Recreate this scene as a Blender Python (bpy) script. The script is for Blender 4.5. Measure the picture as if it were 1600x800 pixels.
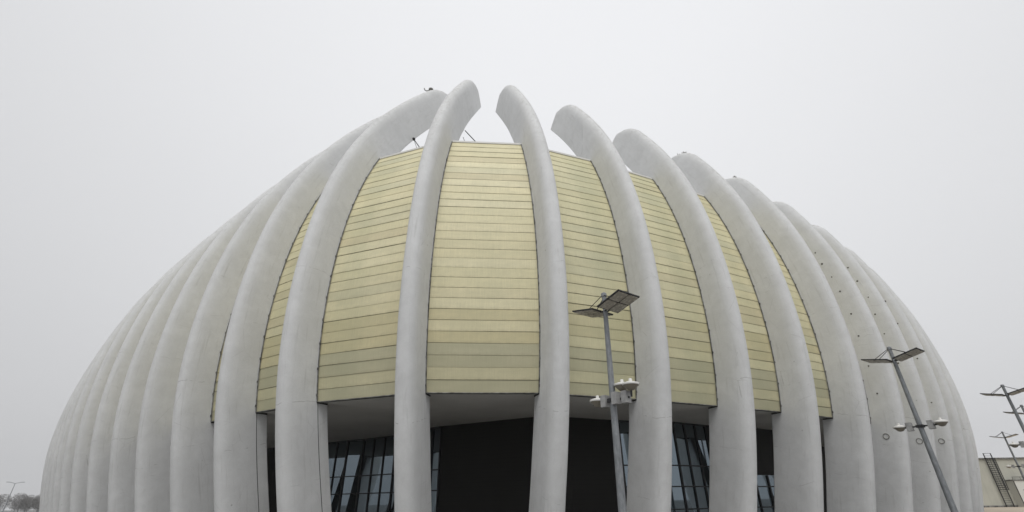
import bpy, bmesh, math, random
from mathutils import Vector, Matrix
R = math.radians
random.seed(7)
for o in list(bpy.data.objects): bpy.data.objects.remove(o)
sc = bpy.context.scene
col = sc.collection

# ------------------------------------------------------------------ camera
F_PX, PITCH, ROLL, PY, PX = 715.948, R(27.195), R(-0.87), 17.148, 2.0
cd = bpy.data.cameras.new('camera'); cam = bpy.data.objects.new('camera', cd); col.objects.link(cam)
fw = Vector((0, math.cos(PITCH), math.sin(PITCH))); up = Vector((0, -math.sin(PITCH), math.cos(PITCH))); rt = Vector((1, 0, 0))
r2 = rt*math.cos(ROLL) + up*math.sin(ROLL); u2 = up*math.cos(ROLL) - rt*math.sin(ROLL)
m = Matrix((r2, u2, -fw)).transposed().to_4x4(); m.translation = Vector((0, 0, 1.65))
cam.matrix_world = m
cd.sensor_width = 36; cd.lens = 36*F_PX/1600; cd.shift_x = -PX/1600; cd.shift_y = PY/1600
cd.clip_start = 0.1; cd.clip_end = 6000
sc.camera = cam

# ------------------------------------------------------------------ sky, sun, exposure
SUN_EL, SUN_AZ = R(56), R(180)          # direction the light comes from: high, behind the camera (azimuth clockwise from +y)
w = bpy.data.worlds.new('World'); sc.world = w; w.use_nodes = True
nt = w.node_tree; nt.nodes.clear()
N = nt.nodes.new; L = nt.links.new
def mth(op, a, b=None, nt_=None, clamp=False):
    t = nt_ or nt
    n = t.nodes.new('ShaderNodeMath'); n.operation = op; n.use_clamp = clamp
    for i, v in enumerate((a, b)):
        if v is None: continue
        if isinstance(v, (int, float)): n.inputs[i].default_value = v
        else: t.links.new(v, n.inputs[i])
    return n.outputs[0]
out = N('ShaderNodeOutputWorld'); bg = N('ShaderNodeBackground'); bg.inputs[1].default_value = 0.1
sky = N('ShaderNodeTexSky'); sky.sky_type = 'NISHITA'; sky.sun_disc = False
sky.sun_elevation = SUN_EL; sky.sun_rotation = SUN_AZ; sky.dust_density = 6; sky.air_density = 1.0
hsv = N('ShaderNodeHueSaturation'); hsv.inputs['Saturation'].default_value = 0.06; hsv.inputs['Value'].default_value = 0.6
L(sky.outputs[0], hsv.inputs['Color'])
tc = N('ShaderNodeTexCoord'); sp = N('ShaderNodeSeparateXYZ'); L(tc.outputs['Generated'], sp.inputs[0])
zc = mth('MAXIMUM', sp.outputs[2], 0.0); yc = mth('ABSOLUTE', sp.outputs[1])
lum = mth('ADD', mth('ADD', mth('MULTIPLY', zc, .40), mth('MULTIPLY', yc, .188)), mth('ADD', mth('MULTIPLY', sp.outputs[0], .045), .475))
nz = N('ShaderNodeTexNoise'); nz.inputs['Scale'].default_value = 1.7; nz.inputs['Detail'].default_value = 3; L(tc.outputs['Generated'], nz.inputs['Vector'])
lum = mth('MULTIPLY', lum, mth('ADD', mth('MULTIPLY', nz.outputs[0], .05), .975))
lum = mth('MULTIPLY', lum, 8.95)
cc = N('ShaderNodeCombineColor')
L(mth('MULTIPLY', lum, .985), cc.inputs[0]); L(mth('MULTIPLY', lum, .995), cc.inputs[1]); L(mth('MULTIPLY', lum, 1.02), cc.inputs[2])
mx = N('ShaderNodeMix'); mx.data_type = 'RGBA'; mx.inputs[0].default_value = 0.94
L(hsv.outputs[0], mx.inputs[6]); L(cc.outputs[0], mx.inputs[7])
L(mx.outputs[2], bg.inputs[0]); L(bg.outputs[0], out.inputs[0])
sd = bpy.data.lights.new('sun', 'SUN'); sd.energy = 1.15; sd.angle = R(35); sd.color = (1, .985, .96)
so = bpy.data.objects.new('sun', sd); col.objects.link(so); so.location = (0, -50, 80)
dv = Vector((math.sin(SUN_AZ)*math.cos(SUN_EL), math.cos(SUN_AZ)*math.cos(SUN_EL), math.sin(SUN_EL)))
so.rotation_euler = dv.to_track_quat('Z', 'Y').to_euler()
vs = sc.view_settings; vs.view_transform = 'Standard'; vs.look = 'None'; vs.exposure = 0.2; vs.gamma = 1; vs.use_curve_mapping = False
sc.render.engine = 'CYCLES'
sc.cycles.max_bounces = 6; sc.cycles.diffuse_bounces = 4

# ------------------------------------------------------------------ helpers
def mesh_obj(name, bm, mat, parent=None, smooth=None):
    me = bpy.data.meshes.new(name); bm.normal_update(); bm.to_mesh(me); bm.free()
    for mm in (mat if isinstance(mat, (list, tuple)) else [mat]): me.materials.append(mm)
    o = bpy.data.objects.new(name, me); col.objects.link(o)
    if parent: o.parent = parent
    if smooth is not None:
        for p in me.polygons: p.use_smooth = True
        me.set_sharp_from_angle(angle=R(smooth))
    return o
def tag(o, label=None, cat=None, group=None, kind=None):
    if label: o['label'] = label
    if cat: o['category'] = cat
    if group: o['group'] = group
    if kind: o['kind'] = kind
    return o
def empty(name, loc=(0, 0, 0), rz=0):
    o = bpy.data.objects.new(name, None); col.objects.link(o); o.location = loc; o.rotation_euler = (0, 0, rz); o.empty_display_size = .3
    return o
def box(bm, c, s, rot=None, mat=0):
    M = Matrix.Translation(c) @ (rot.to_4x4() if rot else Matrix.Identity(4)) @ Matrix.Diagonal((*s, 1))
    r = bmesh.ops.create_cube(bm, size=1, matrix=M)
    for f in {f for v in r['verts'] for f in v.link_faces}: f.material_index = mat
    return r['verts']
def tube(bm, a, b, r1, r2_=None, seg=12, caps=True):
    a = Vector(a); b = Vector(b); d = b-a; r2_ = r1 if r2_ is None else r2_
    M = Matrix.Translation((a+b)/2) @ d.to_track_quat('Z', 'Y').to_matrix().to_4x4()
    bmesh.ops.create_cone(bm, cap_ends=caps, segments=seg, radius1=r1, radius2=r2_, depth=d.length, matrix=M)
def lathe(bm, prof, c=(0, 0, 0), seg=20):
    rings = []
    for r, z in prof:
        rings.append([bm.verts.new((c[0]+r*math.cos(2*math.pi*i/seg), c[1]+r*math.sin(2*math.pi*i/seg), c[2]+z)) for i in range(seg)])
    for a, b in zip(rings, rings[1:]):
        for i in range(seg): bm.faces.new((a[i], a[(i+1) % seg], b[(i+1) % seg], b[i]))
    bm.faces.new(rings[0][::-1]); bm.faces.new(rings[-1])

# ------------------------------------------------------------------ materials
def mat(name, base=(.5, .5, .5), rough=.6, metal=0., spec=.5, build=None):
    m_ = bpy.data.materials.new(name); m_.use_nodes = True; t = m_.node_tree
    b = t.nodes['Principled BSDF']; b.inputs['Base Color'].default_value = (*base, 1)
    b.inputs['Roughness'].default_value = rough; b.inputs['Metallic'].default_value = metal; b.inputs['Specular IOR Level'].default_value = spec
    if build: build(t, b)
    return m_
def noise(t, vec, scale, detail=4, rough=.6, dist=0):
    n = t.nodes.new('ShaderNodeTexNoise'); n.inputs['Scale'].default_value = scale; n.inputs['Detail'].default_value = detail
    n.inputs['Roughness'].default_value = rough; n.inputs['Distortion'].default_value = dist
    if vec is not None: t.links.new(vec, n.inputs['Vector'])
    return n.outputs[0]
def ramp(t, fac, stops):
    n = t.nodes.new('ShaderNodeValToRGB'); e = n.color_ramp.elements
    for i, (p_, c_) in enumerate(stops):
        q = e[i] if i < 2 else e.new(p_)
        q.position = p_; q.color = (*c_, 1) if isinstance(c_, tuple) else (c_, c_, c_, 1)
    t.links.new(fac, n.inputs[0]); return n.outputs[0]
def mixc(t, fac, a, b, mode='MIX'):
    n = t.nodes.new('ShaderNodeMix'); n.data_type = 'RGBA'; n.blend_type = mode; n.clamp_result = False
    for i, v in ((0, fac), (6, a), (7, b)):
        if isinstance(v, (int, float)): n.inputs[i].default_value = v
        elif isinstance(v, tuple): n.inputs[i].default_value = (*v, 1)
        else: t.links.new(v, n.inputs[i])
    return n.outputs[2]
def mapping(t, vec, scale=(1, 1, 1), loc=None):
    n = t.nodes.new('ShaderNodeMapping'); n.inputs['Scale'].default_value = scale
    t.links.new(vec, n.inputs['Vector'])
    if loc is not None: t.links.new(loc, n.inputs['Location'])
    return n.outputs[0]

def build_concrete(t, b):
    T = t.nodes.new('ShaderNodeTexCoord'); oi = t.nodes.new('ShaderNodeObjectInfo')
    cv = t.nodes.new('ShaderNodeCombineXYZ'); rr = mth('MULTIPLY', oi.outputs['Random'], 57.0, t); t.links.new(rr, cv.inputs[0]); t.links.new(rr, cv.inputs[1])
    uv = mapping(t, T.outputs['UV'], (1, 1, 1), cv.outputs[0])
    big = noise(t, uv, .35, 5, .6)
    mid = noise(t, uv, 1.6, 6, .65, .4)
    fine = noise(t, uv, 14, 5, .7)
    st = noise(t, mapping(t, uv, (3.2, .22, 1)), 1.6, 6, .7, .3)     # streaks that run down the rib
    c = mixc(t, ramp(t, big, [(.35, 0.), (.68, 1.)]), (.665, .67, .668), (.73, .735, .735))
    c = mixc(t, mth('MULTIPLY', ramp(t, mid, [(.38, 1.), (.62, 0.)]), .22, t), c, (.50, .50, .49))
    c = mixc(t, mth('MULTIPLY', ramp(t, st, [(.56, 0.), (.78, 1.)]), .5, t), c, (.40, .395, .375))
    c = mixc(t, mth('MULTIPLY', ramp(t, fine, [(.3, 1.), (.55, 0.)]), .08, t), c, (.36, .35, .33))
    # weathering of the upward faces near the tips (lichen and rain dirt)
    g = t.nodes.new('ShaderNodeNewGeometry'); sn = t.nodes.new('ShaderNodeSeparateXYZ'); t.links.new(g.outputs['Normal'], sn.inputs[0])
    lich = noise(t, mapping(t, uv, (1.3, .8, 1)), 3.2, 8, .8, 1.2)
    lm = mth('MULTIPLY', ramp(t, sn.outputs[2], [(.12, 0.), (.6, 1.)]), ramp(t, lich, [(.49, 0.), (.58, 1.)]), t)
    c = mixc(t, mth('MULTIPLY', lm, .6, t), c, (.31, .30, .27))
    # small pits and rust marks
    su = t.nodes.new('ShaderNodeSeparateXYZ'); t.links.new(T.outputs['UV'], su.inputs[0])
    vo = t.nodes.new('ShaderNodeTexVoronoi'); vo.inputs['Scale'].default_value = 1.15; t.links.new(uv, vo.inputs['Vector'])
    pit = mth('MULTIPLY', mth('LESS_THAN', vo.outputs['Distance'], .045, t), ramp(t, noise(t, uv, .45, 2), [(.52, 0.), (.6, 1.)]), t)
    c = mixc(t, mth('MULTIPLY', pit, .45, t), c, (.16, .15, .13))
    # casting joints: thin broken lines across the rib
    wob = mth('MULTIPLY', mth('SUBTRACT', noise(t, uv, .8, 3), .5, t), .5, t)
    tot = None
    for v0, wd, am in ((6.6, .014, .36), (2.9, .012, .2), (13.6, .014, .25), (21.3, .014, .2)):
        dd = mth('ABSOLUTE', mth('SUBTRACT', mth('ADD', su.outputs[1], mth('ADD', wob, mth('MULTIPLY', mth('SUBTRACT', oi.outputs['Random'], .5, t), 4.6, t), t), t), v0, t), None, t)
        q = mth('MULTIPLY', mth('LESS_THAN', dd, wd, t), am, t); tot = q if tot is None else mth('ADD', tot, q, t)
    jm = mth('MULTIPLY', tot, ramp(t, noise(t, mapping(t, uv, (1.4, .2, 1)), 1.3, 2), [(.5, 0.), (.56, 1.)]), t)
    c = mixc(t, jm, c, (.13, .125, .11))
    # hairline cracks
    ck = t.nodes.new('ShaderNodeTexVoronoi'); ck.feature = 'DISTANCE_TO_EDGE'; ck.inputs['Scale'].default_value = .38
    t.links.new(mixc(t, .12, uv, t.nodes.new('ShaderNodeTexNoise').outputs[1]), ck.inputs['Vector'])
    cm = mth('MULTIPLY', mth('LESS_THAN', ck.outputs[0], .0022, t), ramp(t, noise(t, uv, .6, 2), [(.55, 0.), (.6, 1.)]), t)
    c = mixc(t, mth('MULTIPLY', cm, .28, t), c, (.2, .19, .17))
    t.links.new(c, b.inputs['Base Color'])
    t.links.new(ramp(t, mid, [(.3, .72), (.7, .9)]), b.inputs['Roughness'])
    bp = t.nodes.new('ShaderNodeBump'); bp.inputs['Strength'].default_value = .5; bp.inputs['Distance'].default_value = .06
    h = mth('ADD', mth('MULTIPLY', noise(t, mapping(t, uv, (1, .8, 1)), 1.1, 5, .55), 1.0, t), mth('MULTIPLY', fine, .03, t), t)
    t.links.new(h, bp.inputs['Height']); t.links.new(bp.outputs[0], b.inputs['Normal'])
M_CONC = mat('rib_concrete', rough=.8, spec=.3, build=build_concrete)

def build_slat(t, b):
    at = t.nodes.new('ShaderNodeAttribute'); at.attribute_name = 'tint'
    T = t.nodes.new('ShaderNodeTexCoord')
    sv = t.nodes.new('ShaderNodeSeparateXYZ'); t.links.new(T.outputs['UV'], sv.inputs[0])
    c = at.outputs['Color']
    # fluted twin-wall sheet: fine vertical ribbing and cloudy dirt inside the chambers
    fl = noise(t, mapping(t, T.outputs['UV'], (16, .5, 1)), 1.0, 3, .7)
    c = mixc(t, mth('MULTIPLY', ramp(t, fl, [(.35, 1.), (.65, 0.)]), .14, t), c, (.30, .28, .18))
    cl = noise(t, mapping(t, T.outputs['UV'], (.6, 1.1, 1)), .9, 5, .65)
    c = mixc(t, mth('MULTIPLY', ramp(t, cl, [(.42, 1.), (.66, 0.)]), .20, t), c, (.36, .36, .235))
    # grime above each lap
    gr = mth('MULTIPLY', ramp(t, mth('FRACT', sv.outputs[1], None, t), [(.0, 1.), (.22, 0.)]), ramp(t, noise(t, mapping(t, T.outputs['UV'], (1.2, 1, 1)), 2, 4), [(.4, .15), (.65, 1.)]), t)
    c = mixc(t, mth('MULTIPLY', gr, .4, t), c, (.30, .27, .17))
    t.links.new(c, b.inputs['Base Color'])
M_SLAT = mat('cream_polycarbonate', rough=.5, spec=.3, build=build_slat)
M_DARKBACK = mat('dark_backing', (.03, .03, .028), .9)
M_SLATBACK = mat('brown_backing', (.2, .18, .115), .9)
M_TRIM = mat('weathered_steel_trim', (.16, .16, .155), .5, .4, build=lambda t, b: t.links.new(ramp(t, noise(t, t.nodes.new('ShaderNodeTexCoord').outputs['Object'], 3.5, 3), [(.35, (.07, .07, .065)), (.65, (.30, .30, .29))]), b.inputs['Base Color']))
M_WHITETRIM = mat('white_edge_trim', (.72, .71, .68), .5)
M_SOFFIT = mat('soffit_render', (.5, .48, .45), .85, build=lambda t, b: t.links.new(ramp(t, noise(t, t.nodes.new('ShaderNodeTexCoord').outputs['Object'], .5, 5), [(.3, (.60, .585, .555)), (.7, (.68, .665, .63))]), b.inputs['Base Color']))
def build_black(t, b):
    T = t.nodes.new('ShaderNodeTexCoord'); s_ = t.nodes.new('ShaderNodeSeparateXYZ'); t.links.new(T.outputs['Object'], s_.inputs[0])
    f = mth('FRACT', mth('MULTIPLY', s_.outputs[2], 4.0, t), None, t)
    c = mixc(t, ramp(t, f, [(.0, 1.), (.12, 0.)]), (.016, .015, .014), (.006, .006, .006))
    c = mixc(t, mth('MULTIPLY', noise(t, T.outputs['Object'], 2, 4), .5, t), c, (.022, .021, .019))
    t.links.new(c, b.inputs['Base Color'])
M_BLACKWALL = mat('black_cladding', rough=.6, spec=.2, build=build_black)
M_GLASS = mat('dark_reflective_glass', (.19, .23, .26), .02, 1.0)
M_MULL = mat('black_mullion', (.012, .013, .016), .45)
M_ROOF = mat('roof_membrane', (.55, .55, .54), .8)
M_CABLE = mat('dark_steel_rod', (.03, .03, .03), .5, .5)
def galv(t, b):
    T = t.nodes.new('ShaderNodeTexCoord')
    t.links.new(ramp(t, noise(t, mapping(t, T.outputs['Object'], (1, 1, .35)), 9, 5, .7), [(.3, (.16, .17, .18)), (.7, (.30, .315, .33))]), b.inputs['Base Color'])
M_GALV = mat('galvanised_steel', rough=.55, metal=.35, build=galv)
M_DKFRAME = mat('dark_lamp_frame', (.025, .025, .027), .5, .3)
def led(t, b):
    T = t.nodes.new('ShaderNodeTexCoord')
    vo = t.nodes.new('ShaderNodeTexVoronoi'); vo.inputs['Scale'].default_value = 9; t.links.new(T.outputs['Object'], vo.inputs['Vector'])
    t.links.new(ramp(t, vo.outputs['Distance'], [(.1, (.80, .76, .66)), (.55, (.52, .48, .41))]), b.inputs['Base Color'])
M_LED = mat('lamp_diffuser', rough=.35, build=led)
M_LANT = mat('white_lantern_paint', (.72, .71, .68), .45)
M_LANTB = mat('lantern_bowl', (.30, .27, .22), .3)
M_BOXM = mat('grey_control_box', rough=.5, build=lambda t, b: t.links.new(ramp(t, noise(t, t.nodes.new('ShaderNodeTexCoord').outputs['Object'], 6, 4), [(.3, (.24, .24, .24)), (.7, (.40, .40, .39))]), b.inputs['Base Color']))
def build_hall(t, b):
    T = t.nodes.new('ShaderNodeTexCoord')
    c = ramp(t, noise(t, T.outputs['Object'], .25, 5), [(.3, (.40, .40, .345)), (.7, (.50, .495, .43))])
    c = mixc(t, mth('MULTIPLY', ramp(t, noise(t, mapping(t, T.outputs['Object'], (2.2, 1, .12)), 1, 5), [(.5, 0.), (.75, 1.)]), .35, t), c, (.28, .275, .24))
    t.links.new(c, b.inputs['Base Color'])
M_HALL = mat('cream_render_wall', rough=.85, build=build_hall)
M_HALL2 = mat('pale_vestibule_wall', (.60, .60, .56), .8)
def build_ground(t, b):
    T = t.nodes.new('ShaderNodeTexCoord')
    c = ramp(t, noise(t, T.outputs['Object'], .06, 6), [(.35, (.12, .118, .11)), (.65, (.17, .165, .155))])
    c = mixc(t, mth('MULTIPLY', ramp(t, noise(t, T.outputs['Object'], 2.5, 6), [(.4, 1.), (.6, 0.)]), .35, t), c, (.12, .115, .105))
    t.links.new(c, b.inputs['Base Color'])
M_GROUND = mat('sandy_paved_ground', rough=.9, build=build_ground)
M_TWIG = mat('winter_twigs', (.11, .103, .093), .9)
M_BARK = mat('bark', (.06, .052, .045), .9)
M_SCRUB = mat('evergreen_scrub', (.045, .055, .035), .9)

# ------------------------------------------------------------------ ground
bm = bmesh.new(); bmesh.ops.create_grid(bm, x_segments=8, y_segments=8, size=2500)
tag(mesh_obj('ground', bm, M_GROUND), kind='structure')

bm = bmesh.new(); box(bm, (95, 60, .003), (90, 42, .006)); tag(mesh_obj('pavement', bm, mat('brown_paving', rough=.9, build=lambda t, b: t.links.new(ramp(t, noise(t, t.nodes.new('ShaderNodeTexCoord').outputs['Object'], .4, 5), [(.3, (.40, .34, .27)), (.7, (.52, .45, .36))]), b.inputs['Base Color']))), kind='structure')
# ------------------------------------------------------------------ the arena
PSI = [-41.18, -42.14, -43.11, -43.88, -43.9, -42.28, -39.94, -38.57, -38.36, -37.77, -36.65, -33.28, -28.58, -8.6, 17.86, 22.77, 25.48, 26.73, 30.98, 34.14, 36.84, 39.82, 41.85, 43.84, 46.39, 49.38, 52.41, 55.41]
SP = [5.199, 5.196, 5.196, 5.204, 5.242, 5.382, 5.475, 5.586, 5.551, 5.601, 5.02, 4.979, 5.947, 6.2, 5.272, 5.381, 5.149, 5.208, 5.066, 5.249, 5.34, 5.154, 5.11, 5.112, 5.178, 5.194, 5.198]
PSI[0:4] = [-46.0, -45.3, -44.6, -44.1]
EXT = 6
for i in range(EXT):
    PSI.insert(0, PSI[0]-2.6); PSI.append(PSI[-1]+3); SP.insert(0, 5.2); SP.append(5.2)
NR = len(PSI); KK = [i-NR/2+.5 for i in range(NR)]; MID = NR//2
W, VN, VG, D0, DT, ZS, ZTOP, ZT = .913, .736, 1.844, 2.424, 2.72, 6.181, 22.599, 33.823
OZ = [z*ZT/30 for z in (0, 6, 12, 18, 23, 27, 30)]; OO = [0, -1.799, -2.143, -1.036, 1.248, 3.942, 6.265]
def spline(x, y):
    n = len(x); h = [x[i+1]-x[i] for i in range(n-1)]
    a = [0.]*n; c_ = [0.]*n; d_ = [0.]*n; bb = [1.]*n
    for i in range(1, n-1):
        a[i] = h[i-1]; bb[i] = 2*(h[i-1]+h[i]); c_[i] = h[i]; d_[i] = 3*((y[i+1]-y[i])/h[i]-(y[i]-y[i-1])/h[i-1])
    for i in range(1, n):
        q = a[i]/bb[i-1]; bb[i] -= q*c_[i-1]; d_[i] -= q*d_[i-1]
    c = [0.]*n; c[-1] = d_[-1]/bb[-1]
    for i in range(n-2, -1, -1): c[i] = (d_[i]-c_[i]*c[i+1])/bb[i]
    def f(q):
        i = 0
        while i < n-2 and q > x[i+1]: i += 1
        dx = q-x[i]; B = (y[i+1]-y[i])/h[i]-h[i]*(2*c[i]+c[i+1])/3; D = (c[i+1]-c[i])/(3*h[i])
        return y[i]+B*dx+c[i]*dx*dx+D*dx**3
    return f
OF = spline(OZ, OO)
T2 = lambda a: Vector((math.cos(a), math.sin(a), 0))
ps = [R(v) for v in PSI]; pos = [None]*NR; mid = Vector((-1.485, 21.429, 0)); a0 = (ps[MID-1]+ps[MID])/2
pos[MID] = mid+T2(a0)*SP[MID-1]/2; pos[MID-1] = mid-T2(a0)*SP[MID-1]/2
for i in range(MID+1, NR): pos[i] = pos[i-1]+T2((ps[i]+ps[i-1])/2)*SP[i-1]
for i in range(MID-2, -1, -1): pos[i] = pos[i+1]-T2((ps[i]+ps[i+1])/2)*SP[i]
TG = [T2(a) for a in ps]; NI = [Vector((-math.sin(a), math.cos(a), 0)) for a in ps]
def hscale(k):
    k_ = max(-8.5, min(8.5, k)); return (1-.516*k_/10+.07*k_*k_/100+.156*k_**3/1000)*(.985 if k == -1.5 else 1.016)
def oscale(k):
    k_ = max(-9, min(9, k)); return 1-.02*k_/10-.075*k_*k_/100
def path(i, n=64, z0=-.3):
    """points (offset inward, z), inward normals and arc length of rib i in its own plane"""
    k = KK[i]; zt = ZT*hscale(k); pts = []
    for j in range(n+1):
        z = z0+(zt-z0)*j/n; pts.append((OF(z)*oscale(k), z))
    nr = []; arc = [0.]
    for j in range(n+1):
        p_, q = pts[max(j-1, 0)], pts[min(j+1, n)]; dx, dz = q[0]-p_[0], q[1]-p_[1]; l = math.hypot(dx, dz); nr.append((dz/l, -dx/l))
        if j: arc.append(arc[-1]+math.hypot(pts[j][0]-pts[j-1][0], pts[j][1]-pts[j-1][1]))
    return pts, nr, arc
PATHS = [path(i) for i in range(NR)]
def rib_point(i, j, u, v):
    (o, z), (no, nz_) = PATHS[i][0][j], PATHS[i][1][j]
    return pos[i]+TG[i]*u+NI[i]*(o+v*no)+Vector((0, 0, z+v*nz_))
def side_at(i, u, v, z):
    """point on the flank of rib i, v metres behind the nose, at height z"""
    prev = rib_point(i, 0, u, v)
    for j in range(1, 65):
        q = rib_point(i, j, u, v)
        if q.z >= z and prev.z < z: return prev.lerp(q, (z-prev.z)/(q.z-prev.z))
        prev = q
    return prev

arena = empty('arena_building', (-1.485, 21.429, 0))
tag(arena, 'domed arena of curved pale concrete ribs with cream slatted cladding between them', 'arena')
AO = Vector(arena.location)
def sub(bmx):
    for v in bmx.verts: v.co -= AO
    return bmx

def make_rib(i):
    rnd = random.Random(100+i)
    sec = []
    nn = 10
    H = W/2
    # right flank (u>0) from back to nose, then nose, then left flank
    fl = [(H-.06, 1.0), (H, 'b'), (H, VG+.25), (H, (VG+VN)/2)]
    nose = [(H*math.copysign(abs(math.sin(q))**.8, math.sin(q)), VN*(1-max(math.cos(q), 0)**.82)) for q in [R(90-180*a/nn) for a in range(nn+1)]]
    def section(j):
        t = j/64; D = D0+(DT-D0)*t
        r = []
        for u, v in fl:
            vv = D if v == 1.0 else (D-.06 if v == 'b' else v); r.append((u, vv))
        r += nose
        r += [(-u, v) for u, v in r[:len(fl)][::-1]]
        return r
    bmx = bmesh.new(); uvl = bmx.loops.layers.uv.new('UVMap'); rows = []
    pa = None
    ph = rnd.uniform(0, 6)
    for j in range(65):
        s_ = section(j)
        if pa is None:
            pa = [0.]
            for a, b in zip(s_, s_[1:]): pa.append(pa[-1]+math.hypot(b[0]-a[0], b[1]-a[1]))
        ar = PATHS[i][2][j]
        wob = .008*math.sin(ar*.9+ph)+.006*math.sin(ar*2.3+2*ph)     # hand-laid surface is never dead true
        D_ = s_[0][1]; row = []
        tv, te = {64: (.95, .16), 63: (.44, .05), 62: (.18, 0.), 61: (.06, 0.)}.get(j, (0., 0.))
        no_, nz__ = PATHS[i][1][j]; tgt = NI[i]*(-nz__)+Vector((0, 0, no_))      # direction of the rib's own run
        for u, v in s_:
            x = v/D_; vv = v+tv*(1-x)**1.7
            row.append(bmx.verts.new(rib_point(i, j, u*(1+wob)*(1-.14*tv*(1-x)), vv)+tgt*te*(4*x*(1-x)*.9+(1-x)*.25)))
        rows.append(row)
    n = len(rows[0])
    for j in range(64):
        for q in range(n-1):
            f = bmx.faces.new((rows[j][q], rows[j][q+1], rows[j+1][q+1], rows[j+1][q]))
            for l, (uu, vv) in zip(f.loops, ((pa[q], j), (pa[q+1], j), (pa[q+1], j+1), (pa[q], j+1))): l[uvl].uv = (uu, PATHS[i][2][vv])
        f = bmx.faces.new((rows[j][n-1], rows[j][0], rows[j+1][0], rows[j+1][n-1]))
        for l, (uu, vv) in zip(f.loops, ((pa[-1], j), (pa[-1]+.8, j), (pa[-1]+.8, j+1), (pa[-1], j+1))): l[uvl].uv = (uu, PATHS[i][2][vv])
    f = bmx.faces.new(rows[-1])
    for l in f.loops: l[uvl].uv = (l.vert.co.x, l.vert.co.z)
    bmx.faces.new(rows[0][::-1])
    bmesh.ops.recalc_face_normals(bmx, faces=bmx.faces[:])
    return mesh_obj('concrete_rib', sub(bmx), M_CONC, arena, 40)
ribs = [make_rib(i) for i in range(NR)]

# rings left by plugged anchor holes on three of the right-hand ribs, and dark plugs
def on_flank(i, z, v, side=-1, out=.008):
    p_ = side_at(i, side*W/2, v, z); return p_+TG[i]*side*out
def ring_mesh(i, z, v, r, tube_r=.028, side=-1):
    bmx = bmesh.new(); c = on_flank(i, z, v, side, .004)
    a = NI[i]; b = Vector((0, 0, 1)); n_ = TG[i]*side; sg = 20; rows = []
    for q in range(sg):
        th = 2*math.pi*q/sg; e = a*math.cos(th)+b*math.sin(th)
        rows.append([bmx.verts.new(c+e*(r+tube_r*math.cos(g))+n_*tube_r*math.sin(g)) for g in [2*math.pi*h/6 for h in range(6)]])
    for q in range(sg):
        for h in range(6): bmx.faces.new((rows[q][h], rows[(q+1) % sg][h], rows[(q+1) % sg][(h+1) % 6], rows[q][(h+1) % 6]))
    return bmx
M_PATCH = mat('patched_mortar', (.26, .255, .235), .9); M_PLUG = mat('dark_plug', (.07, .065, .055), .9)
ki = lambda k: KK.index(k)
for k, z, v, r in ((5.5, 5.25, 1.0, .17), (6.5, 5.2, .75, .18), (7.5, 5.5, .62, .18)):
    mesh_obj('anchor_ring', sub(ring_mesh(ki(k), z, v, r)), M_PATCH, ribs[ki(k)], 60)
for k, zs_ in ((5.5, [8.0, 9.9, 12.1, 13.8, 15.7, 17.0, 18.3, 19.4]), (6.5, [8.3, 10.8, 13.2, 14.9, 16.4, 18.0, 19.4, 20.8]), (7.5, [8.4, 12.0, 15.2, 17.4, 19.2, 21.0])):
    for z in zs_:
        bmx = bmesh.new(); i = ki(k); c = on_flank(i, z, (1.15 if k == 5.5 else .85 if k == 6.5 else .7)+random.uniform(-.12, .12), -1, .006); r = random.uniform(.05, .085)
        tube(bmx, c-TG[i]*-.02, c+TG[i]*-.012, r, r*.9, 10)
        mesh_obj('anchor_plug', sub(bmx), M_PLUG, ribs[i])

# vertical sealant seams seen on two of the left ribs
for k in (-1.5, -2.5):
    i = ki(k); bmx = bmesh.new(); prev = None
    for s_ in range(13):
        z = .9+(ZS-.95)*s_/12; P0 = side_at(i, W/2, VG, z)+TG[i]*.002; ni = (side_at(i, W/2, VG+.1, z)-P0).normalized()
        c = [P0-ni*.014, P0-ni*.014+TG[i]*.012, P0+ni*.014+TG[i]*.012, P0+ni*.014]; ring = [bmx.verts.new(x) for x in c]
        if prev:
            for q in range(4): bmx.faces.new((prev[q], prev[(q+1) % 4], ring[(q+1) % 4], ring[q]))
        prev = ring
    bmesh.ops.recalc_face_normals(bmx, faces=bmx.faces[:])
    mesh_obj('sealant_seam', sub(bmx), M_DARKBACK, ribs[i])
# dark strips painting in a sealant and shadow line where soffit meets ribs
for i in range(NR):
    for sd in (-1, 1):
        A = side_at(i, sd*W/2, VG-.06, ZS-.05); B = side_at(i, sd*W/2, D0-.02, ZS-.05)
        bmx = bmesh.new(); d = B-A; c = (A+B)/2+TG[i]*sd*.02
        box(bmx, c+Vector((0, 0, .015)), (d.length, .035, .07), Matrix.Rotation(math.atan2(d.y, d.x), 3, 'Z'))
        mesh_obj('soffit_seal_shadow', sub(bmx), M_DARKBACK, ribs[i])

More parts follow.
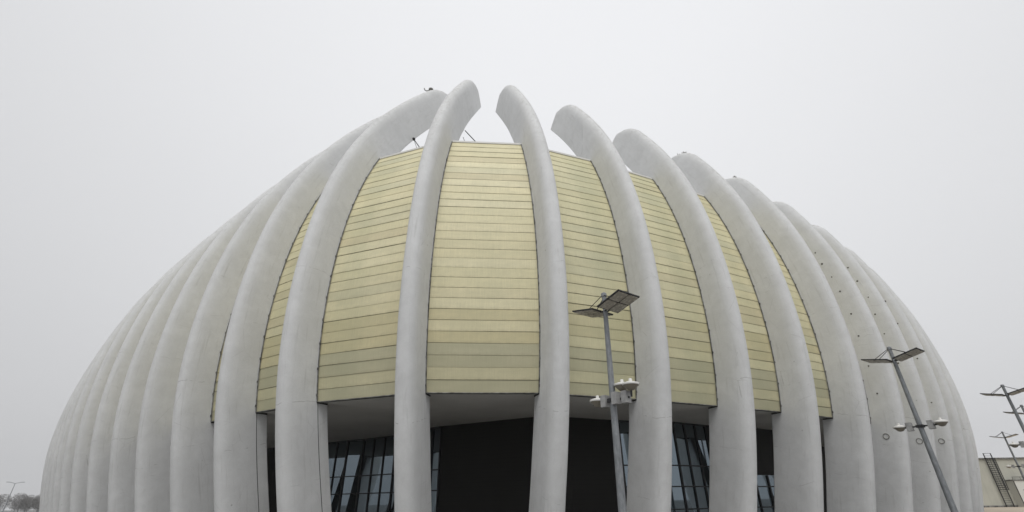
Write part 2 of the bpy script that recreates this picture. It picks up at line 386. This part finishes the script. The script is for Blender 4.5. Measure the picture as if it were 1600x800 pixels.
# cladding between the ribs
NS = 29
BASE = [(.76, .695, .455), (.75, .685, .44), (.775, .715, .475), (.75, .69, .445)]
def make_bay(i, kb):
    """bay between rib i and rib i+1"""
    rnd = random.Random(500+i); a, b = i, i+1; H = W/2-.01
    top = min(ZTOP, PATHS[a][0][-1][1]-.8, PATHS[b][0][-1][1]-.8)
    ns = NS if top == ZTOP else max(6, round(NS*(top-ZS)/(ZTOP-ZS)))
    bmx = bmesh.new(); uvl = bmx.loops.layers.uv.new('UVMap'); cl = bmx.loops.layers.float_color.new('tint')
    cl_run = 0
    for s_ in range(ns):
        z0 = ZS+(top-ZS)*s_/ns; z1 = ZS+(top-ZS)*(s_+1)/ns
        base = rnd.choice(BASE); f_ = s_/ns
        # bottom rows carry dirt and painted-in shade as grey-olive, a few rows have yellowed
        tint = Vector(base)
        if s_ < 4: tint = tint.lerp(Vector((.47, .45, .315)), .75 if s_ != 1 else .35)
        elif s_ < 8 and rnd.random() < .7: tint = tint.lerp(Vector((.60, .53, .31)), .6)
        elif rnd.random() < .12: tint = tint.lerp(Vector((.58, .50, .33)), .4)
        elif rnd.random() < .16: tint = tint.lerp(Vector((.60, .58, .41)), .4)
        tint *= rnd.uniform(.98, 1.02)*(1+.06*f_)  # random tone, plus painted-in light growing towards the top
        if kb in (1, 2): tint = tint.lerp(Vector((.55, .545, .36)), .25)
        ja, jb = rnd.uniform(-.012, .012), rnd.uniform(-.012, .012)
        g = rnd.choice((.004, .006, .009, .018)); pr = rnd.uniform(.006, .024)
        pa0 = side_at(a, H, VG-pr, z0+g+ja); pb0 = side_at(b, -H, VG-pr, z0+g+jb)
        pa1 = side_at(a, H, VG-.0, z1+ja); pb1 = side_at(b, -H, VG-.0, z1+jb)
        pa2 = side_at(a, H, VG+.09, z0+g+ja); pb2 = side_at(b, -H, VG+.09, z0+g+jb)
        wd = (pa0-pb0).length
        nseg = 12; sag = rnd.uniform(-.008, .006)
        def strip(l0, r0, l1, r1, v0, v1):
            for q in range(nseg):
                t0, t1 = q/nseg, (q+1)/nseg
                sg0 = Vector((0, 0, sag*math.sin(math.pi*t0))); sg1 = Vector((0, 0, sag*math.sin(math.pi*t1)))
                vs_ = [l0.lerp(r0, t0)+sg0, l0.lerp(r0, t1)+sg1, l1.lerp(r1, t1)+sg1, l1.lerp(r1, t0)+sg0]
                f = bmx.faces.new([bmx.verts.new(x) for x in vs_])
                for l, uv in zip(f.loops, ((wd*t0, v0), (wd*t1, v0), (wd*t1, v1), (wd*t0, v1))):
                    l[uvl].uv = (uv[0]+i*13.7, s_+uv[1])
                    # each bay gets a slightly darker upright band in its tint
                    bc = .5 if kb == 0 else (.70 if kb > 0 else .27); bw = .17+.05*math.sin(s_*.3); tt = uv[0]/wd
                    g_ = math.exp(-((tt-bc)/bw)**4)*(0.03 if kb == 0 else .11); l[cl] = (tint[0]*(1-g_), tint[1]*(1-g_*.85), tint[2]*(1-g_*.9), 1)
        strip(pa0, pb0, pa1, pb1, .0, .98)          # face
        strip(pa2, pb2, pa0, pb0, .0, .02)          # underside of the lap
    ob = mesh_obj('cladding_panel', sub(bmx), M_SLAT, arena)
    # dark backing right behind the slats
    bmx = bmesh.new()
    for s_ in range(12):
        z0 = ZS+(top-ZS)*s_/12; z1 = ZS+(top-ZS)*(s_+1)/12
        q = [side_at(a, H, VG+.13, z0), side_at(b, -H, VG+.13, z0), side_at(b, -H, VG+.13, z1), side_at(a, H, VG+.13, z1)]
        bmx.faces.new([bmx.verts.new(x) for x in q])
    mesh_obj('backing_sheet', sub(bmx), M_SLATBACK, ob)
    # steel trims along both ribs
    for rb, sd in ((a, 1), (b, -1)):
        bmx = bmesh.new(); prev = None; n = 26
        for s_ in range(n+1):
            z = ZS-.03+(top+.05-ZS)*s_/n
            P0 = side_at(rb, sd*W/2, VG-.075, z); ou = TG[rb]*sd; ni = (side_at(rb, sd*W/2, VG+.1, z)-P0).normalized()
            c = [P0-ou*.005, P0+ou*.05, P0+ou*.05+ni*.03, P0-ou*.005+ni*.03]
            ring = [bmx.verts.new(x) for x in c]
            if prev:
                for q in range(4): bmx.faces.new((prev[q], prev[(q+1) % 4], ring[(q+1) % 4], ring[q]))
            else: bmx.faces.new(ring[::-1])
            prev = ring
        bmx.faces.new(prev)
        for s_ in range(0, n, 2):
            z = ZS+(top-ZS)*(s_+.5)/n
            P0 = side_at(rb, sd*W/2, VG-.09, z)+TG[rb]*sd*.03
            box(bmx, P0, (.05, .05, .11), Matrix.Rotation(ps[rb], 3, 'Z'))
        bmesh.ops.recalc_face_normals(bmx, faces=bmx.faces[:])
        mesh_obj('edge_trim', sub(bmx), M_TRIM, ob)
    # capping along the top and drip edge along the bottom
    for z, mt, nm, hh in ((top+.02, M_WHITETRIM, 'top_capping', .13), (ZS-.012, M_SLAT, 'drip_edge', .03)):
        if nm == 'drip_edge': mt = M_WHITETRIM
        bmx = bmesh.new()
        A, B = side_at(a, H, VG-.07, z), side_at(b, -H, VG-.07, z); A2, B2 = side_at(a, H, VG+.2, z), side_at(b, -H, VG+.2, z)
        lo = [bmx.verts.new(x-Vector((0, 0, hh/2))) for x in (A, B, B2, A2)]; hi = [bmx.verts.new(x+Vector((0, 0, hh/2))) for x in (A, B, B2, A2)]
        bmx.faces.new(lo[::-1]); bmx.faces.new(hi)
        for q in range(4): bmx.faces.new((lo[q], lo[(q+1) % 4], hi[(q+1) % 4], hi[q]))
        bmesh.ops.recalc_face_normals(bmx, faces=bmx.faces[:])
        mesh_obj(nm, sub(bmx), mt if nm == 'top_capping' else M_TRIM, ob)
    return top
tops = [make_bay(i, int(round(KK[i]+.5))) for i in range(NR-1)]

# recessed ground-floor facade: plan line measured along the foot of the soffit
FAC = [(-19.6, 42.6), (-16.3, 40.2), (-13.18, 38.3), (-11.72, 37.65), (-8.79, 35.71), (-5.5, 32.15), (-4.88, 31.63), (.94, 28.6), (3.15, 28.8), (6.46, 30.33), (10.18, 31.21), (12.86, 32.87), (17.28, 34.85), (19.17, 36.04)]
left = [tuple((pos[i]+NI[i]*9.5)[:2]) for i in range(0, NR) if (pos[i]+NI[i]*9.5).x < -21]
right = [tuple((pos[i]+NI[i]*9.0)[:2]) for i in range(0, NR) if KK[i] > 4.5]
FAC = left + FAC + right
FACV = [Vector((x, y, 0)) for x, y in FAC]
bmx = bmesh.new()
outer = []
for i in range(NR):
    for u in (-W/2, W/2):
        q = side_at(i, u, VG+.06, ZS); outer.append(Vector((q.x, q.y, ZS+.012)))
A_ = [bmx.verts.new(p_) for p_ in outer]; B_ = [bmx.verts.new((p_.x, p_.y, ZS+.012)) for p_ in FACV]
ia = ib = 0
while ia < len(A_)-1 or ib < len(B_)-1:
    da = (A_[ia+1].co-B_[ib].co).length if ia < len(A_)-1 else 1e9
    db = (A_[ia].co-B_[ib+1].co).length if ib < len(B_)-1 else 1e9
    if da <= db: bmx.faces.new((A_[ia], B_[ib], A_[ia+1])); ia += 1
    else: bmx.faces.new((A_[ia], B_[ib], B_[ib+1])); ib += 1
bmx.normal_update()
for f in bmx.faces:
    if f.normal.z > 0: f.normal_flip()
mesh_obj('soffit', sub(bmx), M_SOFFIT, arena)

def wall_piece(A, B, z0, z1, th=.2, bmx=None):
    bmx = bmx or bmesh.new(); d = (B-A).normalized(); n_ = Vector((-d.y, d.x, 0))*th
    c = [A, B, B+n_, A+n_]
    a_ = [bmx.verts.new((p_.x, p_.y, z0)) for p_ in c]; b_ = [bmx.verts.new((p_.x, p_.y, z1)) for p_ in c]
    bmx.faces.new(a_[::-1]); bmx.faces.new(b_)
    for q in range(4): bmx.faces.new((a_[q], a_[(q+1) % 4], b_[(q+1) % 4], b_[q]))
    return bmx
i0, i1 = FAC.index((-4.88, 31.63)), FAC.index((6.46, 30.33))
bmx = bmesh.new()
for q in range(i0, i1): wall_piece(FACV[q], FACV[q+1], 0, ZS+.01, .25, bmx)
mesh_obj('black_wall', sub(bmx), M_BLACKWALL, arena)
jl = FAC.index((-19.6, 42.6)); jr = FAC.index((17.28, 34.85)); jm = FAC.index((12.86, 32.87))
bmx = bmesh.new()
for q in range(0, jl): wall_piece(FACV[q], FACV[q+1], 0, ZS+.01, .25, bmx)
mesh_obj('black_wall', sub(bmx), M_BLACKWALL, arena)
bmx = bmesh.new()
for q in range(jm, jr+1): wall_piece(FACV[q], FACV[q+1], 3.1, ZS+.01, .25, bmx)
for q in range(jr+1, len(FACV)-1): wall_piece(FACV[q], FACV[q+1], 0, ZS+.01, .25, bmx)
mesh_obj('black_wall', sub(bmx), M_BLACKWALL, arena)
for q in list(range(jl, i0))+list(range(i1, jr+1)):
    ht = 3.09 if q >= jm else ZS+.01
    A, B = FACV[q], FACV[q+1]; d = B-A; ln = d.length
    if ln < .2: continue
    d.normalize(); n_ = Vector((-d.y, d.x, 0))
    gl = mesh_obj('window', sub(wall_piece(A, B, .15, ht, .03)), M_GLASS, arena)
    bmx = bmesh.new(); nv = max(1, round(ln/1.12))
    for s_ in range(nv+1):
        c = A+d*(ln*s_/nv)-n_*.03
        box(bmx, (c.x, c.y, ht/2), (.07 if s_ % 4 else .12, .10, ht-.03), Matrix.Rotation(math.atan2(d.y, d.x), 3, 'Z'))
    for z in [z_ for z_ in (.1, 1.15, 2.38, 3.57, ZS-.07) if z_ < ht]:
        c = (A+B)/2-n_*.025; box(bmx, (c.x, c.y, z), (ln, .085, .07), Matrix.Rotation(math.atan2(d.y, d.x), 3, 'Z'))
    mesh_obj('mullion_frame', sub(bmx), M_MULL, gl)

# upper drum and roof closing the building behind the cladding
bmx = bmesh.new()
ring = []
for i in range(NR):
    t_ = tops[min(i, NR-2)]; t_ = min(t_, tops[max(i-1, 0)])
    q = side_at(i, 0, VG+.25, t_-.05); ring.append(q)
ctr = Vector((2, 95, 26)); back = [Vector((ring[-1].x+2, ring[-1].y+30, 20)), Vector((ring[0].x-2, ring[0].y+30, 20))]
rv = [bmx.verts.new(q) for q in ring+back]; cv_ = bmx.verts.new(ctr)
for a, b in zip(rv, rv[1:]+rv[:1]): bmx.faces.new((a, b, cv_))
bmesh.ops.recalc_face_normals(bmx, faces=bmx.faces[:])
mesh_obj('roof', sub(bmx), M_ROOF, arena)
bmx = bmesh.new()
for A, B in ((ring[-1], back[0]), (back[0], back[1]), (back[1], ring[0])):
    bmx.faces.new([bmx.verts.new(x) for x in (Vector((A.x, A.y, 0)), Vector((B.x, B.y, 0)), B, A)])
mesh_obj('rear_wall', sub(bmx), M_HALL, arena)

# stay rods between rib tips and roof
def rod(A, B, r): 
    bmx = bmesh.new(); tube(bmx, A, B, r, seg=8); mesh_obj('stay_rod', sub(bmx), M_CABLE, arena)
rod((-3.38, 25.27, 25.93), (-2.35, 25.3, 24.55), .035); rod((-3.40, 24.5, 24.6), (-3.1, 25.2, 24.0), .018)
rod((-3.38+1.03, 25.3, 24.55), (-1.2, 25.6, 22.7), .035)
hub = Vector((-7.55, 26.95, 26.75))
bmx = bmesh.new(); bmesh.ops.create_icosphere(bmx, subdivisions=2, radius=.13, matrix=Matrix.Translation(hub)); mesh_obj('rod_anchor', sub(bmx), M_CABLE, arena, 60)
rod(hub, (-6.2, 27.0, 24.6), .035); rod(hub, (-6.75, 26.6, 24.4), .018)
# loose flashing and weeds stuck on some rib tips
def tip_bits(k, fr, seed, big=False):
    i = ki(k); j = min(range(65), key=lambda q: abs(q-fr*64)); c = ribs[i].data.vertices[j*19+9].co+AO; rnd = random.Random(seed); bmx = bmesh.new()
    if big:
        lathe(bmx, [(.05, 0), (.19, .04), (.21, .12), (.13, .2), (.04, .22)], c, 10)
        p0 = c+Vector((-.16, -.02, .0))
        for q in range(5):
            p1 = p0+Vector((-.13+.02*q, 0, -.07+.06*q)); tube(bmx, p0, p1, .05, .035, 6); p0 = p1
    else:
        bmesh.ops.create_icosphere(bmx, subdivisions=2, radius=.13, matrix=Matrix.Translation(c+Vector((0, 0, .0))) @ Matrix.Diagonal((1.5, 1.2, .5, 1)))
        for q in range(8):
            b_ = c+Vector((rnd.uniform(-.15, .15), rnd.uniform(-.12, .12), 0)); tube(bmx, b_-Vector((0, 0, .03)), b_+Vector((rnd.uniform(-.12, .12), rnd.uniform(-.1, .1), rnd.uniform(.1, .3))), .035, .008, 5)
    mesh_obj('loose_flashing' if big else 'weed_tuft', sub(bmx), M_PATCH if big else M_PATCH, ribs[i])
TIPBITS = ((-1.5, .955, 1, True), (3.5, .984, 3, False), (4.5, .984, 4, False), (3.5, 1., 5, False))
for a in TIPBITS: tip_bits(*a)

# ------------------------------------------------------------------ lamp posts
def make_post(name, loc, rz, H=8.0, pattern=('L', 'B', '|', 'X', 'X')):
    t = empty(name, loc, rz)       # local +x is the direction of the arms
    bm = bmesh.new(); tube(bm, (0, 0, 0), (0, 0, H), .13, .075, 20); tube(bm, (0, 0, 0), (0, 0, .04), .24, .24, 16)
    lathe(bm, [(.095, H-.02), (.095, H+.1), (.06, H+.13)], (0, 0, 0), 16)
    mesh_obj('pole', bm, M_GALV, t, 40)
    zc_ = H-.58; V = R(13)
    for s in (-1, 1):
        wing = bmesh.new(); rot = Matrix.Rotation(-s*V, 3, 'Y')
        def P_(x, y, z=0): return rot @ Vector((s*x, y, z)) + Vector((0, 0, zc_))
        X0, X1, Y = .14, 1.16, .47
        for y in (-.07, .07): tube(wing, P_(.04, y), P_(X1, y), .022, seg=8)
        for y in (-Y, 0, Y): box(wing, P_((X0+X1)/2, y, .02), (X1-X0+.04, .04, .045), rot)
        for x in (X0, (X0+X1)/2, X1): box(wing, P_(x, 0, .021), (.04, 2*Y+.04, .047), rot)
        w_ = mesh_obj('lamp_arm', wing, M_DKFRAME, t)
        for ix in (0, 1):
            for iy in (0, 1):
                cx_ = X0+(X1-X0)*(ix*.5+.25); cy_ = -Y+2*Y*(iy*.5+.25)
                hd = bmesh.new(); box(hd, P_(cx_, cy_, .0), ((X1-X0)/2-.05, Y-.05, .05), rot)
                for qx in (-1, 1):
                    for qy in (-1, 1): box(hd, P_(cx_+qx*.1, cy_+qy*.1, -.028), (.16, .16, .012), rot)
                mesh_obj('lamp_head', hd, M_LED, w_)
        tr = bmesh.new()
        for y in (-.16, .16): tube(tr, (0, y*.3, H+.05), P_(.74, y*1.2, .04), .014, seg=6)
        mesh_obj('tie_rod', tr, M_DKFRAME, t)
    # control boxes and lanterns lower down
    zb = H*.556; bar = bmesh.new(); box(bar, (0.1, 0, zb), (1.56, .07, .06)); box(bar, (0, 0, zb), (.26, .26, .12)); mesh_obj('cross_bar', bar, M_DKFRAME, t)
    for kind, x, y, dz in pattern:
        b2 = bmesh.new()
        if kind == 'box':
            box(b2, (x, y, zb+.02), (.21, .22, .36)); bmesh.ops.bevel(b2, geom=b2.edges[:], offset=.012, segments=2)
            mesh_obj('control_box', b2, M_BOXM, t)
        else:
            lathe(b2, [(.25, 0), (.26, .03), (.25, .06), (.14, .10), (.055, .115), (.05, .19), (.045, .2)], (x, y, zb+dz), 24)
            ln_ = mesh_obj('lantern', b2, M_LANT, t, 40)
            b3 = bmesh.new(); lathe(b3, [(.04, -.16), (.10, -.14), (.18, -.06), (.235, -.004)], (x, y, zb+dz), 24)
            mesh_obj('lantern_bowl', b3, M_LANTB, ln_, 50)
            b4 = bmesh.new(); tube(b4, (x, y, zb+dz-.15), (x, y*.3, zb), .03, seg=8); mesh_obj('lantern_bracket', b4, M_DKFRAME, ln_)
    return t
def copy_tree(o, parent=None):
    c = o.copy(); col.objects.link(c)
    if parent: c.parent = parent
    for ch in [x for x in list(o.children)]: copy_tree(ch, c)
    return c
ARM = R(90+34)            # the left-hand arms point away from the camera
GRP = 'floodlight posts around the arena'
pA = make_post('lamp_post', (2.95, 14.703, 0), ARM, pattern=(('box', .34, 0, 0), ('lan', .68, 0, .06), ('box', -.24, .10, 0), ('box', -.56, 0, 0), ('lan', -.30, -.16, .42), ('lan', -.78, -.02, .34)))
tag(pA, 'nearest lamp post, in front of the cream slats, carrying three white lanterns', 'lamp post', GRP)
pA.rotation_euler = (Matrix.Rotation(R(1.4), 3, 'Y') @ Matrix.Rotation(ARM, 3, 'Z')).to_euler()
pB = make_post('lamp_post', (18.181, 21.711, 0), ARM, pattern=(('box', .40, 0, 0), ('lan', .78, 0, .02), ('box', -.40, 0, 0), ('lan', -.78, 0, .06)))
tag(pB, 'tall grey lamp post leaning across the plain ribs at the right flank of the arena', 'lamp post', GRP)
for loc, lab in (((32.1, 30.65, 0), 'lamp post against open sky with its lower lantern cut by the right frame edge'),
                 ((55.7, 55.71, 0), 'most distant lamp post, standing in front of the cream hall wall'),
                 ((40.95, 38.4, 0), 'lamp post at the right frame edge with only one arm tip in view')):
    c = copy_tree(pB); c.location = loc; tag(c, lab, 'lamp post', GRP)

# slim far lamp on the left
t = empty('street_lamp', (-175.6, 176.2, 0), R(40))
bm = bmesh.new(); tube(bm, (0, 0, 0), (0, 0, 10), .16, .08, 10); mesh_obj('pole', bm, M_GALV, t, 40)
for s in (-1, 1):
    bm = bmesh.new(); tube(bm, (0, 0, 9.9), (s*1.2, 0, 10.25), .06, seg=6); box(bm, (s*1.75, 0, 10.33), (1.2, .35, .14)); mesh_obj('lamp_head', bm, M_GALV, t)
tag(t, 'slim twin-arm street lamp far away above the bare trees at the left edge', 'street lamp')

# ------------------------------------------------------------------ low hall on the right
hall = empty('low_hall', (90, 79.3, 0)); tag(hall, 'flat-roofed cream hall wall behind the lamp posts at the right edge', 'hall')
HO = Vector(hall.location)
def hsub(b):
    for v in b.verts: v.co -= HO
    return b
bm = bmesh.new(); box(bm, (105, 95.3, 3.4), (74, 32, 6.8)); mesh_obj('wall', hsub(bm), M_HALL, hall)
bm = bmesh.new(); box(bm, (105, 79.2, 6.86), (74.4, .3, .16)); mesh_obj('roof_edge', hsub(bm), M_TRIM, hall)
bm = bmesh.new(); box(bm, (105, 79.25, .12), (74.1, .12, .24)); mesh_obj('plinth', hsub(bm), M_TRIM, hall)
bm = bmesh.new(); box(bm, (81.1, 78.7, 1.8), (9.6, 1.2, 3.6)); mesh_obj('vestibule', hsub(bm), M_HALL2, hall)
bm = bmesh.new(); box(bm, (81.1, 78.68, 3.68), (9.8, 1.4, .14)); mesh_obj('vestibule_gutter', hsub(bm), M_TRIM, hall)
bm = bmesh.new()
for z in (3.95, 4.12): tube(bm, (76.3, 78.1, z), (85.9, 78.1, z), .025, seg=6)
for q in range(9): tube(bm, (76.3+q*1.2, 78.1, 3.7), (76.3+q*1.2, 78.1, 4.12), .025, seg=6)
mesh_obj('roof_railing', hsub(bm), M_DKFRAME, hall)
bm = bmesh.new(); box(bm, (76.27, 78.1, 1.78), (.08, .06, 3.56)); mesh_obj('corner_trim', hsub(bm), M_DKFRAME, hall)
M_DWIN = mat('dark_window', (.02, .022, .025), .15)
bm = bmesh.new(); box(bm, (79.0, 78.08, 1.95), (3.6, .06, .85)); mesh_obj('window', hsub(bm), M_DWIN, hall)
# caged roof ladder
lad = bmesh.new()
xl, xr, yf = 74.35, 75.5, 79.0
for x in (xl, xr): box(lad, (x, yf, 3.8), (.11, .09, 7.6))
for q in range(24): tube(lad, (xl, yf, .3+q*.3), (xr, yf, .3+q*.3), .022, seg=6)
tube(lad, (xl, yf, 7.58), (xr, yf, 7.58), .03, seg=6)
ld = mesh_obj('roof_ladder', hsub(lad), M_DKFRAME, hall)
cg = bmesh.new()
for q in range(16):
    z = 2.35+q*.3; pr = None
    for s in range(9):
        a = math.pi*s/8; pnt = Vector((75-.075-.62*math.cos(a), yf-.75*math.sin(a), z))
        if pr: tube(cg, pr, pnt, .022, seg=5)
        pr = pnt
for s in range(1, 8):
    a = math.pi*s/8; tube(cg, (75-.075-.62*math.cos(a), yf-.75*math.sin(a), 2.3), (75-.075-.62*math.cos(a), yf-.75*math.sin(a), 6.9), .022, seg=5)
mesh_obj('ladder_cage', hsub(cg), M_DKFRAME, ld)

# ------------------------------------------------------------------ far bare trees on the left
def tree(loc, h, seed, lab, ever=False):
    rnd = random.Random(seed); t = empty('bare_tree' if not ever else 'evergreen_tree', loc)
    bm = bmesh.new(); tube(bm, (0, 0, 0), (0, 0, h*.6), .25, .08, 7)
    for q in range(16):
        z = h*rnd.uniform(.25, .6); a = rnd.uniform(0, 6.28); l = h*rnd.uniform(.2, .4)
        tube(bm, (0, 0, z), (l*math.cos(a), l*math.sin(a), z+l*rnd.uniform(.5, 1)), .07, .02, 5)
    mesh_obj('trunk', bm, M_BARK, t)
    bm = bmesh.new()
    for q in range(2000):
        while True:
            p_ = Vector((rnd.uniform(-1, 1), rnd.uniform(-1, 1), rnd.uniform(-1, 1)))
            if p_.length < 1 and rnd.random() < .3+.7*p_.length: break
        p_ = Vector((p_.x*h*.42, p_.y*h*.42, h*.55+p_.z*h*.47)); d = Vector((rnd.uniform(-1, 1), rnd.uniform(-1, 1), rnd.uniform(-.2, 1.2)))*h*.06; s_ = Vector((rnd.uniform(-1, 1), rnd.uniform(-1, 1), 0)).normalized()*h*(.013 if not ever else .035)
        bm.faces.new([bm.verts.new(x) for x in (p_-s_, p_+s_, p_+d)])
    mesh_obj('crown', bm, M_SCRUB if ever else M_TWIG, t)
    tag(t, lab, 'tree', 'bare trees far off at the left')
rt_ = random.Random(3)
for q in range(26):
    px_ = -462+q*4.6; h = rt_.uniform(9.5, 13.5); ev = False
    d_ = rt_.uniform(-14, 14)
    tree((px_, 400+d_, -.2), h, 40+q, ('dark evergreen standing out among the bare trees by the left frame edge' if q == 11 else 'low dark evergreen near the arena among the far bare trees') if ev else 'hazy grey bare tree in the far row at the left edge', ev)

# ------------------------------------------------------------------ thin winter haze round everything
bm = bmesh.new(); box(bm, (-60, 210, 29.2), (1000, 640, 61.4))
hz = bpy.data.materials.new('haze_air'); hz.use_nodes = True; ht_ = hz.node_tree; ht_.nodes.clear()
ho = ht_.nodes.new('ShaderNodeOutputMaterial'); pv = ht_.nodes.new('ShaderNodeVolumePrincipled'); pv.inputs['Density'].default_value = 0.0004
pv.inputs['Color'].default_value = (.985, .99, .995, 1); pv.inputs['Anisotropy'].default_value = .2
ht_.links.new(pv.outputs[0], ho.inputs['Volume'])
tag(mesh_obj('haze', bm, hz), kind='stuff')
